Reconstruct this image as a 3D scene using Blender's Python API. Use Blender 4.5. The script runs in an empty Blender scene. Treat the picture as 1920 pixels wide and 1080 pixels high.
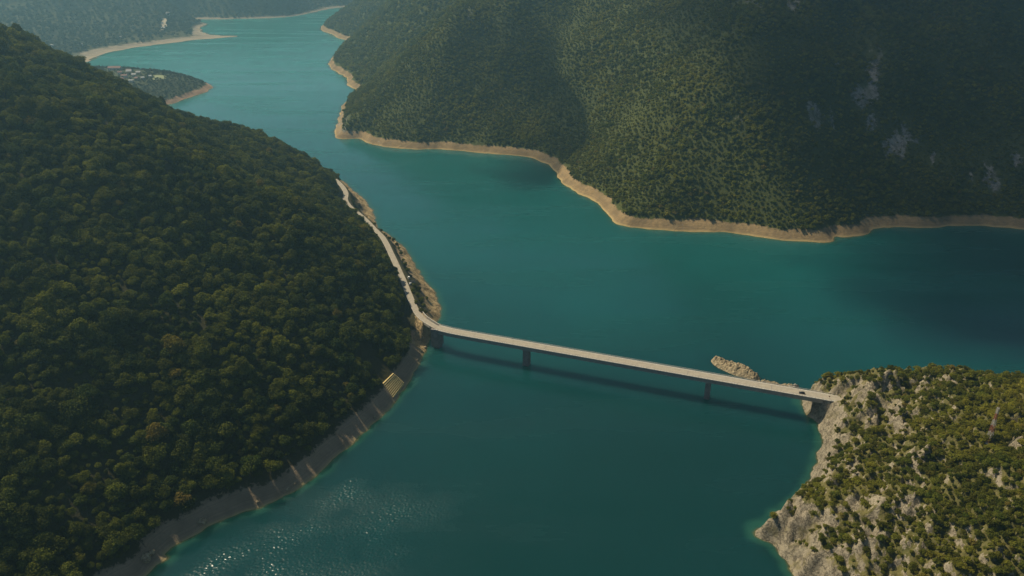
import bpy, bmesh, math, random
import numpy as np
from mathutils import Vector, Matrix, Euler

random.seed(7); RNG = np.random.default_rng(11)
scene = bpy.context.scene
COL = scene.collection
R = math.radians

# ------------------------------------------------------------------ camera
H = 350.0; F = 1500.0; PITCH = R(24.7)
SP, CP = math.sin(PITCH), math.cos(PITCH)
cam_d = bpy.data.cameras.new("camera"); cam = bpy.data.objects.new("camera", cam_d); COL.objects.link(cam)
cam.location = (0, 0, H); cam.rotation_euler = (R(90) - PITCH, 0, 0)
cam_d.sensor_width = 36; cam_d.lens = F / 1920 * 36; cam_d.clip_start = 1; cam_d.clip_end = 40000
scene.camera = cam

def P(px, py, z=0.0):
    """photo pixel -> the world point at height z seen there"""
    u, v = (px - 960) / F, (py - 540) / F
    k = (H - z) / (SP + v * CP)
    return Vector((u * k, (CP - v * SP) * k, z))
def to_px(x, y, z):
    dz = z - H
    d = y * CP - dz * SP
    return 960 + F * x / d, 540 - F * (y * SP + dz * CP) / d, d

# ------------------------------------------------------------------ noise
def _hash(ix, iy, s):
    h = (ix.astype(np.int64) * 374761393 + iy.astype(np.int64) * 668265263 + s * 974711) & 0xFFFFFFFF
    h = ((h ^ (h >> 13)) * 1274126177) & 0xFFFFFFFF
    return ((h ^ (h >> 16)) & 0xFFFF) / 65535.0
def perlin(x, y, s=0):
    x = np.asarray(x, float); y = np.asarray(y, float)
    ix, iy = np.floor(x), np.floor(y); fx, fy = x - ix, y - iy
    def g(dx, dy):
        a = _hash(ix + dx, iy + dy, s) * 2 * np.pi
        return np.cos(a) * (fx - dx) + np.sin(a) * (fy - dy)
    u = fx**3 * (fx * (fx * 6 - 15) + 10); v = fy**3 * (fy * (fy * 6 - 15) + 10)
    a = g(0, 0) * (1 - u) + g(1, 0) * u; b = g(0, 1) * (1 - u) + g(1, 1) * u
    return (a * (1 - v) + b * v) * 1.5
def fbm(x, y, s=0, o=4):
    t = 0; a = 1.0
    for i in range(o):
        t = t + a * perlin(x * 2**i, y * 2**i, s + i * 17); a *= .5
    return t
def ridged(x, y, s=0, o=4):
    t = 0; a = 1.0
    for i in range(o):
        t = t + a * (1 - 2 * np.abs(perlin(x * 2**i, y * 2**i, s + i * 13))); a *= .5
    return t / 1.9
def sstep(a, b, x):
    t = np.clip((np.asarray(x, float) - a) / (b - a), 0, 1); return t * t * (3 - 2 * t)

# ------------------------------------------------------------------ tagging / mesh helpers
def tag(o, label=None, cat=None, group=None, kind=None):
    if label: o['label'] = label
    if cat: o['category'] = cat
    if group: o['group'] = group
    if kind: o['kind'] = kind
    return o
def link(name, me, mat=None, parent=None):
    o = bpy.data.objects.new(name, me); COL.objects.link(o)
    if mat is not None and me is not None and not me.materials: me.materials.append(mat)
    if parent: o.parent = parent
    return o
def empty(name, loc, rz=0):
    o = bpy.data.objects.new(name, None); COL.objects.link(o)
    o.location = loc; o.rotation_euler = (0, 0, rz); o.empty_display_size = .5
    return o
class MB:
    def __init__(s): s.v = []; s.f = []
    def box(s, c, size, rz=0, taper=1.0):
        cx, cy, cz = c; sx, sy, sz = (q / 2 for q in size)
        n = len(s.v); ca, sa = math.cos(rz), math.sin(rz)
        for zz, k in ((-sz, 1), (sz, taper)):
            for xx, yy in ((-sx, -sy), (sx, -sy), (sx, sy), (-sx, sy)):
                xx, yy = xx * k, yy * k
                s.v.append((cx + xx * ca - yy * sa, cy + xx * sa + yy * ca, cz + zz))
        for q in ((0, 3, 2, 1), (4, 5, 6, 7), (0, 1, 5, 4), (1, 2, 6, 5), (2, 3, 7, 6), (3, 0, 4, 7)):
            s.f.append(tuple(n + i for i in q))
        return s
    def bar(s, a, b, r, n=5, r2=None):
        a, b = Vector(a), Vector(b); d = (b - a).normalized()
        u = d.orthogonal().normalized(); w = d.cross(u); k = len(s.v); r2 = r if r2 is None else r2
        for p, rr in ((a, r), (b, r2)):
            for i in range(n):
                t = 2 * math.pi * i / n; s.v.append(tuple(p + u * math.cos(t) * rr + w * math.sin(t) * rr))
        for i in range(n):
            j = (i + 1) % n; s.f.append((k + i, k + j, k + n + j, k + n + i))
        s.f.append(tuple(k + n - 1 - i for i in range(n))); s.f.append(tuple(k + n + i for i in range(n)))
        return s
    def mesh(s, name):
        me = bpy.data.meshes.new(name); me.from_pydata(s.v, [], s.f); me.update(); return me
    def build(s, name, mat, parent=None): return link(name, s.mesh(name), mat, parent)

# ------------------------------------------------------------------ materials
def mat_new(name):
    m = bpy.data.materials.new(name); m.use_nodes = True
    nt = m.node_tree; bs = nt.nodes["Principled BSDF"]
    return m, nt, bs
def N(nt, t, **kw):
    n = nt.nodes.new(t)
    for k, v in kw.items():
        if k in n.inputs: n.inputs[k].default_value = v
        else: setattr(n, k, v)
    return n
def ramp(nt, fac, stops):
    r = nt.nodes.new("ShaderNodeValToRGB"); e = r.color_ramp.elements
    while len(e) < len(stops): e.new(.5)
    for el, (p, c) in zip(e, stops): el.position = p; el.color = (*c, 1)
    nt.links.new(fac, r.inputs[0]); return r.outputs[0]
def noise(nt, scale, detail=5, rough=.6, vec=None, dim='3D'):
    n = N(nt, "ShaderNodeTexNoise", Scale=scale, Detail=detail, Roughness=rough)
    if vec is None:
        g = nt.nodes.new("ShaderNodeNewGeometry"); vec = g.outputs['Position']
    nt.links.new(vec, n.inputs['Vector']); return n.outputs['Fac']
def mix(nt, fac, a, b, blend='MIX'):
    m = nt.nodes.new("ShaderNodeMix"); m.data_type = 'RGBA'; m.blend_type = blend
    for sock, val in ((m.inputs[0], fac), (m.inputs[6], a), (m.inputs[7], b)):
        if hasattr(val, 'is_linked') or hasattr(val, 'node'): nt.links.new(val, sock)
        elif isinstance(val, (int, float)): sock.default_value = val
        else: sock.default_value = (*val, 1)
    return m.outputs[2]
def math_(nt, op, a, b=None, clamp=False):
    m = nt.nodes.new("ShaderNodeMath"); m.operation = op; m.use_clamp = clamp
    for i, q in enumerate((a, b)):
        if q is None: continue
        if isinstance(q, (int, float)): m.inputs[i].default_value = q
        else: nt.links.new(q, m.inputs[i])
    return m.outputs[0]
def maprange(nt, v, a, b, c=0.0, d=1.0):
    m = N(nt, "ShaderNodeMapRange"); m.interpolation_type = 'SMOOTHSTEP'
    m.inputs[1].default_value, m.inputs[2].default_value, m.inputs[3].default_value, m.inputs[4].default_value = a, b, c, d
    nt.links.new(v, m.inputs[0]); return m.outputs[0]
def bump(nt, bs, h, dist, strength=1.0):
    b = N(nt, "ShaderNodeBump", Strength=strength, Distance=dist)
    nt.links.new(h, b.inputs['Height']); nt.links.new(b.outputs[0], bs.inputs['Normal'])
def simple(name, c1, c2=None, scale=.5, rough=.85, bumpd=0.0, spec=.3):
    m, nt, bs = mat_new(name)
    c2 = c2 or tuple(q * .75 for q in c1)
    nz = noise(nt, scale, 6, .65)
    nt.links.new(ramp(nt, nz, [(.35, c2), (.65, c1)]), bs.inputs['Base Color'])
    bs.inputs['Roughness'].default_value = rough
    bs.inputs['Specular IOR Level'].default_value = spec
    if bumpd: bump(nt, bs, nz, bumpd)
    return m

def foliage_mat(name, dark, light, autumn=(.13, .085, .02), aut=.04, trans=.25, stand=.018):
    """leaf colour varies from plant to plant and a little from leaf to leaf"""
    m, nt, bs = mat_new(name)
    oi = nt.nodes.new("ShaderNodeObjectInfo")
    c = ramp(nt, oi.outputs['Random'], [(0, dark), (.5, tuple((a + b) / 2 for a, b in zip(dark, light))), (1 - aut, light), (1, autumn)])
    nz = noise(nt, .9, 3, .6)
    big = noise(nt, stand, 4, .55)
    c = mix(nt, maprange(nt, big, .42, .68, 0, .55), c, tuple(q * k for q, k in zip(light, (1.15, 1.02, .8))))
    hs = N(nt, "ShaderNodeHueSaturation"); nt.links.new(c, hs.inputs['Color'])
    nt.links.new(math_(nt, 'MULTIPLY', maprange(nt, nz, .3, .7, .72, 1.28), math_(nt, 'MULTIPLY', maprange(nt, big, .3, .7, .8, 1.15), maprange(nt, math_(nt, 'FRACT', math_(nt, 'MULTIPLY', oi.outputs['Random'], 37.0)), 0, 1, .68, 1.3))), hs.inputs['Value'])
    nt.links.new(hs.outputs[0], bs.inputs['Base Color'])
    bs.inputs['Roughness'].default_value = .75; bs.inputs['Specular IOR Level'].default_value = .08
    tr = N(nt, "ShaderNodeBsdfTranslucent"); nt.links.new(hs.outputs[0], tr.inputs[0])
    mx = N(nt, "ShaderNodeMixShader"); mx.inputs[0].default_value = trans
    nt.links.new(bs.outputs[0], mx.inputs[1]); nt.links.new(tr.outputs[0], mx.inputs[2])
    nt.links.new(mx.outputs[0], nt.nodes["Material Output"].inputs[0])
    return m

def land_mat(name, sand1, sand2, floor1, floor2, rock1, rock2, band, rock_amt=.0, edge=(.42, .33, .16), rscale=.05):
    """bare drawdown band below `band` m, forest floor above it, rock where it is steep or where the attribute 'rock' says so"""
    m, nt, bs = mat_new(name)
    geo = nt.nodes.new("ShaderNodeNewGeometry"); sx = nt.nodes.new("ShaderNodeSeparateXYZ")
    nt.links.new(geo.outputs['Position'], sx.inputs[0]); z = sx.outputs[2]
    n1 = noise(nt, rscale, 7, .65); n2 = noise(nt, rscale * 8, 6, .7)
    # thin level lines left by the falling water
    wv = nt.nodes.new("ShaderNodeCombineXYZ"); nt.links.new(math_(nt, 'MULTIPLY', z, 1.0), wv.inputs[2])
    lines = noise(nt, .8, 5, .8, wv.outputs[0])
    s = ramp(nt, n2, [(.3, sand2), (.7, sand1)])
    s = mix(nt, maprange(nt, n1, .46, .62, 0, .5), s, tuple(q * .62 for q in sand2))
    s = mix(nt, maprange(nt, lines, .4, .62, 0, .55), s, tuple(q * .55 for q in sand2))
    s = mix(nt, maprange(nt, math_(nt, 'ADD', z, math_(nt, 'MULTIPLY', n1, 3.0)), 3.6, 1.2), s, edge)
    f = ramp(nt, math_(nt, 'ADD', math_(nt, 'MULTIPLY', n1, .5), math_(nt, 'MULTIPLY', n2, .5)), [(.38, floor2), (.62, floor1)])
    r = ramp(nt, n2, [(.28, rock2), (.5, tuple((a + b) / 2 for a, b in zip(rock1, rock2))), (.68, rock1)])
    n3 = noise(nt, rscale * 1.5, 9, .68)
    crack = maprange(nt, math_(nt, 'ABSOLUTE', math_(nt, 'SUBTRACT', n3, .5)), .0, .035, 1, 0)
    r = mix(nt, math_(nt, 'MULTIPLY', crack, .7), r, tuple(q * .35 for q in rock2))
    r = mix(nt, maprange(nt, n1, .52, .66, 0, .6), r, floor1)
    at = N(nt, "ShaderNodeAttribute"); at.attribute_name = "rock"
    rk = maprange(nt, math_(nt, 'ADD', at.outputs['Fac'], math_(nt, 'MULTIPLY', math_(nt, 'SUBTRACT', n2, .5), .9)), .42, .62)
    c = mix(nt, rk, f, r)
    s = mix(nt, rk, s, r)
    zb = math_(nt, 'ADD', z, math_(nt, 'ADD', math_(nt, 'MULTIPLY', math_(nt, 'SUBTRACT', n2, .5), 6.0), math_(nt, 'MULTIPLY', math_(nt, 'SUBTRACT', n1, .5), 9.0)))
    c = mix(nt, maprange(nt, zb, band - .8, band + .8), s, c)
    nt.links.new(c, bs.inputs['Base Color'])
    bs.inputs['Roughness'].default_value = .95; bs.inputs['Specular IOR Level'].default_value = .12
    bump(nt, bs, math_(nt, 'SUBTRACT', math_(nt, 'ADD', n2, n1), math_(nt, 'MULTIPLY', math_(nt, 'MULTIPLY', crack, rk), .5)), 1.3, .6)
    return m

# ------------------------------------------------------------------ land
def polyline_dist(X, Y, pts):
    d2 = np.full(X.shape, 1e18)
    for (ax, ay), (bx, by) in zip(pts[:-1], pts[1:]):
        dx, dy = bx - ax, by - ay; L = dx * dx + dy * dy + 1e-9
        t = np.clip(((X - ax) * dx + (Y - ay) * dy) / L, 0, 1)
        d2 = np.minimum(d2, (X - ax - t * dx)**2 + (Y - ay - t * dy)**2)
    return np.sqrt(d2)
def inside(X, Y, poly):
    c = np.zeros(X.shape, bool); n = len(poly)
    for i in range(n):
        (ax, ay), (bx, by) = poly[i], poly[(i + 1) % n]
        if ay == by: continue
        c ^= ((ay > Y) != (by > Y)) & (X < (bx - ax) * (Y - ay) / (by - ay) + ax)
    return c
def blur(a, n):
    for _ in range(3):
        k = np.ones(2 * n + 1) / (2 * n + 1)
        for ax in (0, 1):
            p = np.pad(a, [(n, n) if q == ax else (0, 0) for q in (0, 1)], mode='edge')
            c = np.cumsum(np.insert(p, 0, 0, axis=ax), axis=ax)
            sl1 = [slice(None)] * 2; sl2 = [slice(None)] * 2
            sl1[ax] = slice(2 * n + 1, None); sl2[ax] = slice(0, -(2 * n + 1))
            a = (c[tuple(sl1)] - c[tuple(sl2)]) / (2 * n + 1)
    return a
def wpts(lst):
    out = []
    for p in lst:
        if p[0] == 'w': out.append((p[1], p[2]))
        else:
            q = P(p[0], p[1], 0); out.append((q.x, q.y))
    return out
def spline(pts, n=4):
    """Catmull-Rom through the traced points"""
    pts = [np.array(p, float) for p in pts]; out = []
    for i in range(len(pts) - 1):
        p0, p1, p2, p3 = pts[max(i - 1, 0)], pts[i], pts[i + 1], pts[min(i + 2, len(pts) - 1)]
        for k in range(n):
            t = k / n
            out.append(.5 * ((2 * p1) + (-p0 + p2) * t + (2 * p0 - 5 * p1 + 4 * p2 - p3) * t * t + (-p0 + 3 * p1 - 3 * p2 + p3) * t**3))
    out.append(pts[-1]); return out

class Land:
    def __init__(s, name, shore, closing, bounds, step, profile, mat, wob=2.0, wobs=.04, carve=None, blur_m=18, rock=None, extra=None):
        s.shore = [tuple(p) for p in spline(wpts(shore), 3)]
        s.poly = s.shore + list(closing)
        x0, x1, y0, y1 = bounds; s.x0, s.y0, s.step = x0, y0, step
        xs = np.arange(x0, x1 + step, step); ys = np.arange(y0, y1 + step, step)
        X, Y = np.meshgrid(xs, ys); s.X, s.Y = X, Y
        WX = X + wob * fbm(X * wobs, Y * wobs, 3, 3); WY = Y + wob * fbm(X * wobs, Y * wobs, 31, 3)
        d = polyline_dist(WX, WY, s.shore); ins = inside(WX, WY, s.poly)
        s.d = np.where(ins, d, -d)
        Z = np.where(ins, profile(X, Y, d), np.maximum(-.9 * d, -22))
        if blur_m:
            B = blur(Z, max(1, int(blur_m / step))); w = sstep(blur_m, blur_m * 3.5, s.d); Z = Z * (1 - w) + B * w
        if extra is not None: Z = Z + extra(X, Y, s.d)
        s.rd = np.full(X.shape, 1e6)
        if carve is not None:
            pts, inner, outer = carve
            best = np.full(X.shape, 1e18); bz = np.zeros(X.shape)
            for a, b in zip(pts[:-1], pts[1:]):
                dx, dy = b[0] - a[0], b[1] - a[1]; L = dx * dx + dy * dy + 1e-9
                t = np.clip(((X - a[0]) * dx + (Y - a[1]) * dy) / L, 0, 1)
                q = (X - a[0] - t * dx)**2 + (Y - a[1] - t * dy)**2
                m = q < best; best = np.where(m, q, best); bz = np.where(m, a[2] + t * (b[2] - a[2]), bz)
            s.rd = np.sqrt(best)
            w = (1 - sstep(inner, outer, s.rd)) * (s.d > 3)
            Z = Z * (1 - w) + (bz - .35) * w
        s.Z = Z
        gy, gx = np.gradient(Z, step); s.slope = np.hypot(gx, gy)
        s.rock = np.zeros(X.shape) if rock is None else rock(X, Y, s.d, s.slope, Z)
        keep = (s.d > -26) & ((ins) | (d < 26))
        idx = np.full(X.shape, -1); idx[keep] = np.arange(keep.sum())
        q = np.stack([idx[:-1, :-1], idx[:-1, 1:], idx[1:, 1:], idx[1:, :-1]], -1).reshape(-1, 4)
        q = q[(q >= 0).all(1)]
        me = bpy.data.meshes.new(name)
        co = np.stack([X[keep], Y[keep], Z[keep]], -1)
        me.vertices.add(len(co)); me.vertices.foreach_set("co", co.ravel())
        me.loops.add(q.size); me.loops.foreach_set("vertex_index", q.ravel().astype(np.int32))
        me.polygons.add(len(q)); me.polygons.foreach_set("loop_start", np.arange(0, q.size, 4, dtype=np.int32))
        me.polygons.foreach_set("use_smooth", np.ones(len(q), bool))
        me.update(calc_edges=True)
        at = me.attributes.new("rock", 'FLOAT', 'POINT'); at.data.foreach_set("value", s.rock[keep].astype(np.float32))
        s.obj = tag(link(name, me, mat), kind='structure')
    def samp(s, A, x, y):
        fx = np.clip((np.asarray(x, float) - s.x0) / s.step, 0, A.shape[1] - 1.001); fy = np.clip((np.asarray(y, float) - s.y0) / s.step, 0, A.shape[0] - 1.001)
        i, j = fx.astype(int), fy.astype(int); u, v = fx - i, fy - j
        return (A[j, i] * (1 - u) + A[j, i + 1] * u) * (1 - v) + (A[j + 1, i] * (1 - u) + A[j + 1, i + 1] * u) * v
    def z(s, x, y): return s.samp(s.Z, x, y)
    def hit(s, px, py, dz=0.0):
        """first point of this land on the sight line through a photo pixel"""
        u, v = (px - 960) / F, (py - 540) / F
        k = np.arange(100, 5000, 1.5)
        x, y, z = u * k, (CP - v * SP) * k, H - (SP + v * CP) * k
        ok = (x > s.x0) & (x < s.x0 + s.step * (s.X.shape[1] - 1)) & (y > s.y0) & (y < s.y0 + s.step * (s.X.shape[0] - 1))
        g = np.where(ok, s.z(x, y), -99) + dz
        w = np.nonzero((g >= z) & ok)[0]
        if not len(w): return None
        i = w[0]; return Vector((x[i], y[i], float(s.z(x[i], y[i]))))

def softcap(z, a, b):
    return np.where(z < a, z, a + (b - a) * (1 - np.exp(-(z - a) / (b - a))))

# ---- left hill
shoreA = [('w', -620, -250), ('w', -470, -20), ('w', -380, 120), ('w', -300, 230), (276, 1078), (309, 1041), (333, 1019), (370, 1002), (400, 984), (444, 963),
          (493, 949), (537, 928), (567, 910), (600, 886), (640, 850), (680, 810), (716, 780), (740, 755), (765, 720), (785, 685), (796, 657),
          (805, 638), (816, 618), (822, 592), (823, 570), (814, 550), (807, 538), (793, 522), (782, 502), (770, 485), (757, 463), (740, 450), (722, 436),
          (708, 427), (703, 415), (702, 402), (693, 388), (684, 375), (668, 362), (654, 348), ('w', -258, 1145), ('w', -310, 1165), ('w', -400, 1180), ('w', -520, 1170),
          ('w', -700, 1200), ('w', -1000, 1300), ('w', -1500, 1400)]
roadA_px = [(852, 621.5, 20), (836, 618, 20), (819, 613.5, 20), (803, 604.5, 20), (790, 594.5, 20), (781, 583, 20), (773, 566, 20.2), (766, 549, 20.4), (758, 529, 20.8), (750, 511, 21.2), (742, 493, 21.6),
            (733.5, 475, 22), (726, 459, 22.4), (717, 444, 23), (703, 430, 23.5), (688, 414, 24), (672, 400, 24.5), (657, 388, 25), (648, 375, 25.5), (649, 362, 26), (641, 348, 26.5), (628, 336, 27)]
roadA = [tuple(p) for p in spline([tuple(P(*q)) for q in roadA_px], 4)]
M_landA = land_mat("bare_shore_and_forest_floor", (.37, .28, .18), (.27, .205, .135), (.05, .045, .02), (.03, .03, .014), (.50, .37, .19), (.26, .19, .10), 10.5)
def profA(X, Y, d):
    z = np.where(d < 11, 1.0 * d * (1 - .42 * sstep(600, 650, Y)), np.where(d < 110, 11 - (11 * .42 * sstep(600, 650, Y)) * (1 - sstep(11, 60, d)) + .755 * (d - 11), 85.7 + .64 * (d - 110)))
    z = z + fbm(X * .008, Y * .008, 5, 4) * np.clip(d - 20, 0, 160) * .09 + (ridged(X * .006 + 3, Y * .006, 25, 3) - .3) * np.clip(d - 30, 0, 130) * .16
    c = P(400, 222, 125); z = z - 9 * np.exp(-((X - c.x)**2 + (Y - c.y)**2) / 95**2)
    return softcap(z, 235, 335)
def rockA(X, Y, d, sl, Z):
    px, py, _ = to_px(X, Y, Z)
    cape = (1 - sstep(0, 26, d)) * sstep(600, 640, Y)     # the raw cape in front of the road
    return cape * 1.0
capeA = lambda X, Y, d: (ridged(X * .10, Y * .10, 29, 4) - .3) * .4 * sstep(0, 4, d) * (1 - sstep(14, 24, d)) + (ridged(X * .06, Y * .06, 9, 4) - .3) * 5.0 * sstep(1, 8, d) * (1 - sstep(18, 30, d)) * sstep(630, 680, Y)
LA = Land("hill", shoreA, [(-1500, -250)], (-1100, 0, 0, 1330), 2.4, profA, M_landA, wob=2.2, wobs=.05, carve=(roadA, 4.0, 11), rock=rockA, extra=capeA)

# ---- mountain across the lake
shoreB = [('w', 300, 4200), ('w', -300, 3700), ('w', -560, 3250), (612, 46), (603, 57), (620, 63), (632, 70), (655, 79), (638, 92), (622, 110), (617, 124), (640, 140),
          (650, 147), (652, 160), (668, 169), (666, 182), (640, 200), (634, 225), (627, 256), (650, 261), (673, 260), (690, 267), (720, 275), (780, 280),
          (827, 280), (873, 284), (923, 288), (973, 292), (993, 295), (1013, 302), (1030, 309), (1040, 323), (1053, 340), (1073, 357), (1100, 370), (1122, 382),
          (1135, 400), (1145, 412), (1160, 420), (1200, 428), (1260, 433), (1347, 435), (1413, 443), (1463, 450), (1513, 454), (1557, 454), (1564, 443),
          (1593, 447), (1627, 437), (1640, 429), (1680, 426), (1763, 426), (1780, 423), (1840, 423), (1897, 428), (1920, 430), ('w', 800, 905), ('w', 1100, 940), ('w', 1700, 1050)]
rocksB_px = [(1640, 110, 22, 55), (1625, 180, 45, 30), (1535, 218, 38, 40), (1637, 228, 14, 26), (1680, 265, 34, 42), (1748, 298, 9, 24), (1415, 6, 38, 14), (1488, 6, 14, 18), (1850, 335, 34, 42), (1392, 218, 22, 14),
             (1720, 265, 10, 12), (880, 30, 8, 22), (640, 235, 20, 34), (665, 250, 26, 16), (700, 262, 30, 10), (1905, 300, 12, 18), (1570, 120, 10, 10)]
def rockB(X, Y, d, sl, Z):
    px, py, dep = to_px(X, Y, Z); r = np.zeros(X.shape); nz = fbm(X * .05, Y * .02, 87, 4)
    for cx, cy, rx, ry in rocksB_px:
        q = np.sqrt(((px - cx) / rx)**2 + ((py - cy) / ry)**2) + .7 * nz
        r = np.maximum(r, (.66 if cx > 1450 else .5) * (1 - sstep(.3, 1.3, q)))
    return r
M_landB = land_mat("pale_shore_and_scrub", (.46, .315, .15), (.22, .16, .09), (.078, .086, .022), (.042, .052, .017), (.33, .31, .275), (.14, .13, .11), 10.0, edge=(.5, .37, .16), rscale=.03)
def profB(X, Y, d):
    z = np.where(d < 13, .78 * d, 10.1 + .72 * (d - 13))
    z = z + (ridged(X * .0045, Y * .0045, 41, 4) - .25) * np.clip(d - 25, 0, 220) * .32 + (ridged(X * .013, Y * .013, 47, 3) - .3) * np.clip(d - 20, 0, 120) * .12
    t = np.clip((Y - 1215) / 330, 0, 1); z = z - 42 * np.exp(-((X - (62 - 50 * t)) / 62)**2) * sstep(12, 90, d) * (1 - sstep(1500, 1700, Y))
    t = np.clip((Y - 900) / 360, 0, 1); z = z + 40 * np.exp(-((X - (365 - 60 * t)) / 115)**2) * sstep(12, 130, d) * (1 - sstep(1300, 1500, Y))
    return softcap(z, 255, 340)
LB = Land("mountain", shoreB, [(3000, 1050), (3000, 4600), (300, 4600)], (-760, 1750, 840, 3900), 7.0, profB, M_landB, wob=4, wobs=.03, rock=rockB, blur_m=16)

# ---- rocky headland at the right end of the bridge
shoreC = [('w', 330, -260), ('w', 235, 60), ('w', 200, 200), ('w', 186, 300), (1491, 1078), (1483, 1056), (1467, 1038), (1451, 1020), (1422, 1010), (1411, 998), (1432, 986), (1449, 983), (1456, 965),
          (1478, 945), (1505, 928), (1519, 900), (1530, 870), (1539, 842), (1545, 824), (1537, 806), (1531, 790), (1518, 782), (1508, 768), (1502, 750), ('w', 238, 550), ('w', 250, 556),
          ('w', 268, 552), ('w', 300, 556), ('w', 350, 553), ('w', 420, 545), ('w', 520, 560), ('w', 760, 600)]
M_landC = land_mat("limestone_and_dry_grass", (.50, .42, .28), (.30, .24, .15), (.17, .145, .055), (.085, .085, .028), (.41, .35, .25), (.18, .15, .105), 3.0, edge=(.5, .42, .22), rscale=.09)
roadC_px = [(1480, 733, 20), (1544, 743.5, 20), (1568, 747.6, 20)]
roadC = [tuple(P(*q)) for q in roadC_px]
def profC(X, Y, d):
    z = np.where(d < 11, 1.9 * d, 20.9 + .52 * (d - 11))
    c1 = P(1632, 728, 36); z = z + 7 * np.exp(-(((X - c1.x) / 20)**2 + ((Y - c1.y) / 16)**2)) * sstep(3, 14, d)
    c2 = P(1775, 706, 60); z = z + 4 * np.exp(-(((X - c2.x) / 26)**2 + ((Y - c2.y) / 20)**2))
    return softcap(z, 170, 300)
outC = [(1630, 726, 30, 13), (1668, 722, 24, 12), (1740, 716, 26, 10), (1790, 708, 24, 9), (1680, 768, 16, 34), (1692, 800, 12, 26), (1630, 782, 20, 18), (1565, 830, 24, 40), (1548, 872, 16, 36), (1640, 936, 44, 13), (1602, 946, 22, 15),
        (1495, 970, 30, 34), (1465, 1000, 42, 24), (1508, 1050, 22, 30), (1640, 1002, 58, 13), (1590, 1030, 40, 12), (1700, 962, 28, 16), (1896, 792, 20, 13), (1910, 822, 14, 18), (1560, 980, 18, 22), (1600, 880, 16, 22), (1720, 860, 20, 12)]
def rock_spots(X, Y, Z):
    px, py, dep = to_px(X, Y, Z); r = np.zeros(X.shape); nz = fbm(X * .09, Y * .09, 93, 3)
    for cx, cy, rx, ry in outC:
        q = np.hypot((px - cx) / rx, (py - cy) / ry) + .5 * nz
        r = np.maximum(r, 1 - sstep(.45, 1.25, q))
    return r
def extC(X, Y, d):
    r = (ridged(X * .022, Y * .022, 71, 5) - .3) * 13 * sstep(2, 22, d) * (1 - .2 * sstep(60, 130, d))
    r2 = (ridged(X * .09, Y * .09, 77, 4) - .3) * 5.2 * sstep(1, 6, d) * (1 - .6 * sstep(50, 100, d))
    r3 = (ridged(X * .21 + .5 * fbm(X * .05, Y * .05, 3), Y * .21, 79, 3) - .3) * 1.5 * sstep(1, 5, d) * (1 - .6 * sstep(50, 100, d))
    base = profC(X, Y, d); sp = rock_spots(X, Y, base + 2)
    steps = (ridged(X * .13, Y * .13, 83, 4) - .2) * 4.5
    return r + r2 + r3 + sp * (1.5 + steps) * sstep(2, 8, d)
def rockC(X, Y, d, sl, Z):
    r = sstep(.95, 1.7, sl) * .8
    r = np.maximum(r, (1 - sstep(5, 20, d)) * .6)
    return np.maximum(r, rock_spots(X, Y, Z) * .8)
LC = Land("headland", shoreC, [(760, -260)], (120, 560, -60, 590), 1.2, profC, M_landC, wob=2.6, wobs=.07, carve=(roadC, 4.6, 6.5), rock=rockC, extra=extC, blur_m=6)

# ---- wooded peninsula with a village
shoreD = [('w', -1500, 1520), ('w', -1000, 1560), ('w', -850, 1600), ('w', -765, 1640), (324, 194), (345, 186), (370, 178), (388, 172), (392, 168), ('w', -690, 1872), ('w', -742, 1935), ('w', -830, 1988), ('w', -950, 2022), ('w', -1100, 2030), ('w', -1500, 2000)]
M_landD = land_mat("orange_shore_and_meadow", (.48, .30, .19), (.38, .24, .15), (.07, .075, .03), (.045, .05, .02), (.4, .34, .28), (.25, .2, .16), 7.0, edge=(.5, .34, .18))
def profD(X, Y, d):
    z = np.where(d < 14, .6 * d, 8.4 + .42 * (d - 14)) + fbm(X * .02, Y * .02, 8, 3) * np.clip(d - 15, 0, 40) * .1
    return softcap(z, 24, 38)
LD = Land("peninsula", shoreD, [], (-1500, -640, 1500, 2060), 5.0, profD, M_landD, wob=3, blur_m=12)

# ---- far side of the lake
shoreE = [('w', -4500, 2150), ('w', -1700, 2200), (100, 119), (137, 117), (163, 116), (187, 107), (213, 97), (247, 91), (287, 85), (333, 80), (353, 76), (407, 72), (450, 68.5), (436, 66.5), (410, 66),
          (388, 62), (376, 53), (390, 46), (372, 40), (353, 36), (420, 36), (520, 33), (565, 28), (600, 21), (640, 14), ('w', -350, 4050), ('w', 300, 4400), ('w', 1800, 4800)]
M_landE = land_mat("pale_beach_and_far_woods", (.40, .32, .22), (.27, .22, .15), (.09, .085, .04), (.05, .055, .025), (.5, .44, .34), (.3, .26, .2), 4.5, edge=(.45, .35, .22), rscale=.02)
def profE(X, Y, d):
    d = np.where(d < 150, d * (1 + 2.0 * sstep(2700, 3100, Y)), d + 300 * sstep(2700, 3100, Y))
    z = .055 * np.minimum(d, 60) + .16 * np.clip(d - 60, 0, 90) + .34 * np.clip(d - 150, 0, 1e5)
    z = z + fbm(X * .0025, Y * .0025, 12, 4) * np.clip(d - 60, 0, 500) * .16
    return softcap(z, 230, 335)
LE = Land("far_hills", shoreE, [(1800, 9500), (-4500, 9500)], (-4300, 1700, 2100, 8500), 22.0, profE, M_landE, wob=8, wobs=.01, blur_m=0)

# ------------------------------------------------------------------ lakebed, water
def sheet(name, z, m, half=16000):
    me = bpy.data.meshes.new(name)
    me.from_pydata([(-half, -half, z), (half, -half, z), (half, half, z), (-half, half, z)], [], [(0, 1, 2, 3)])
    return tag(link(name, me, m), kind='structure')
sheet("ground", -24, simple("lake_bed", (.12, .11, .08)))

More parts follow.
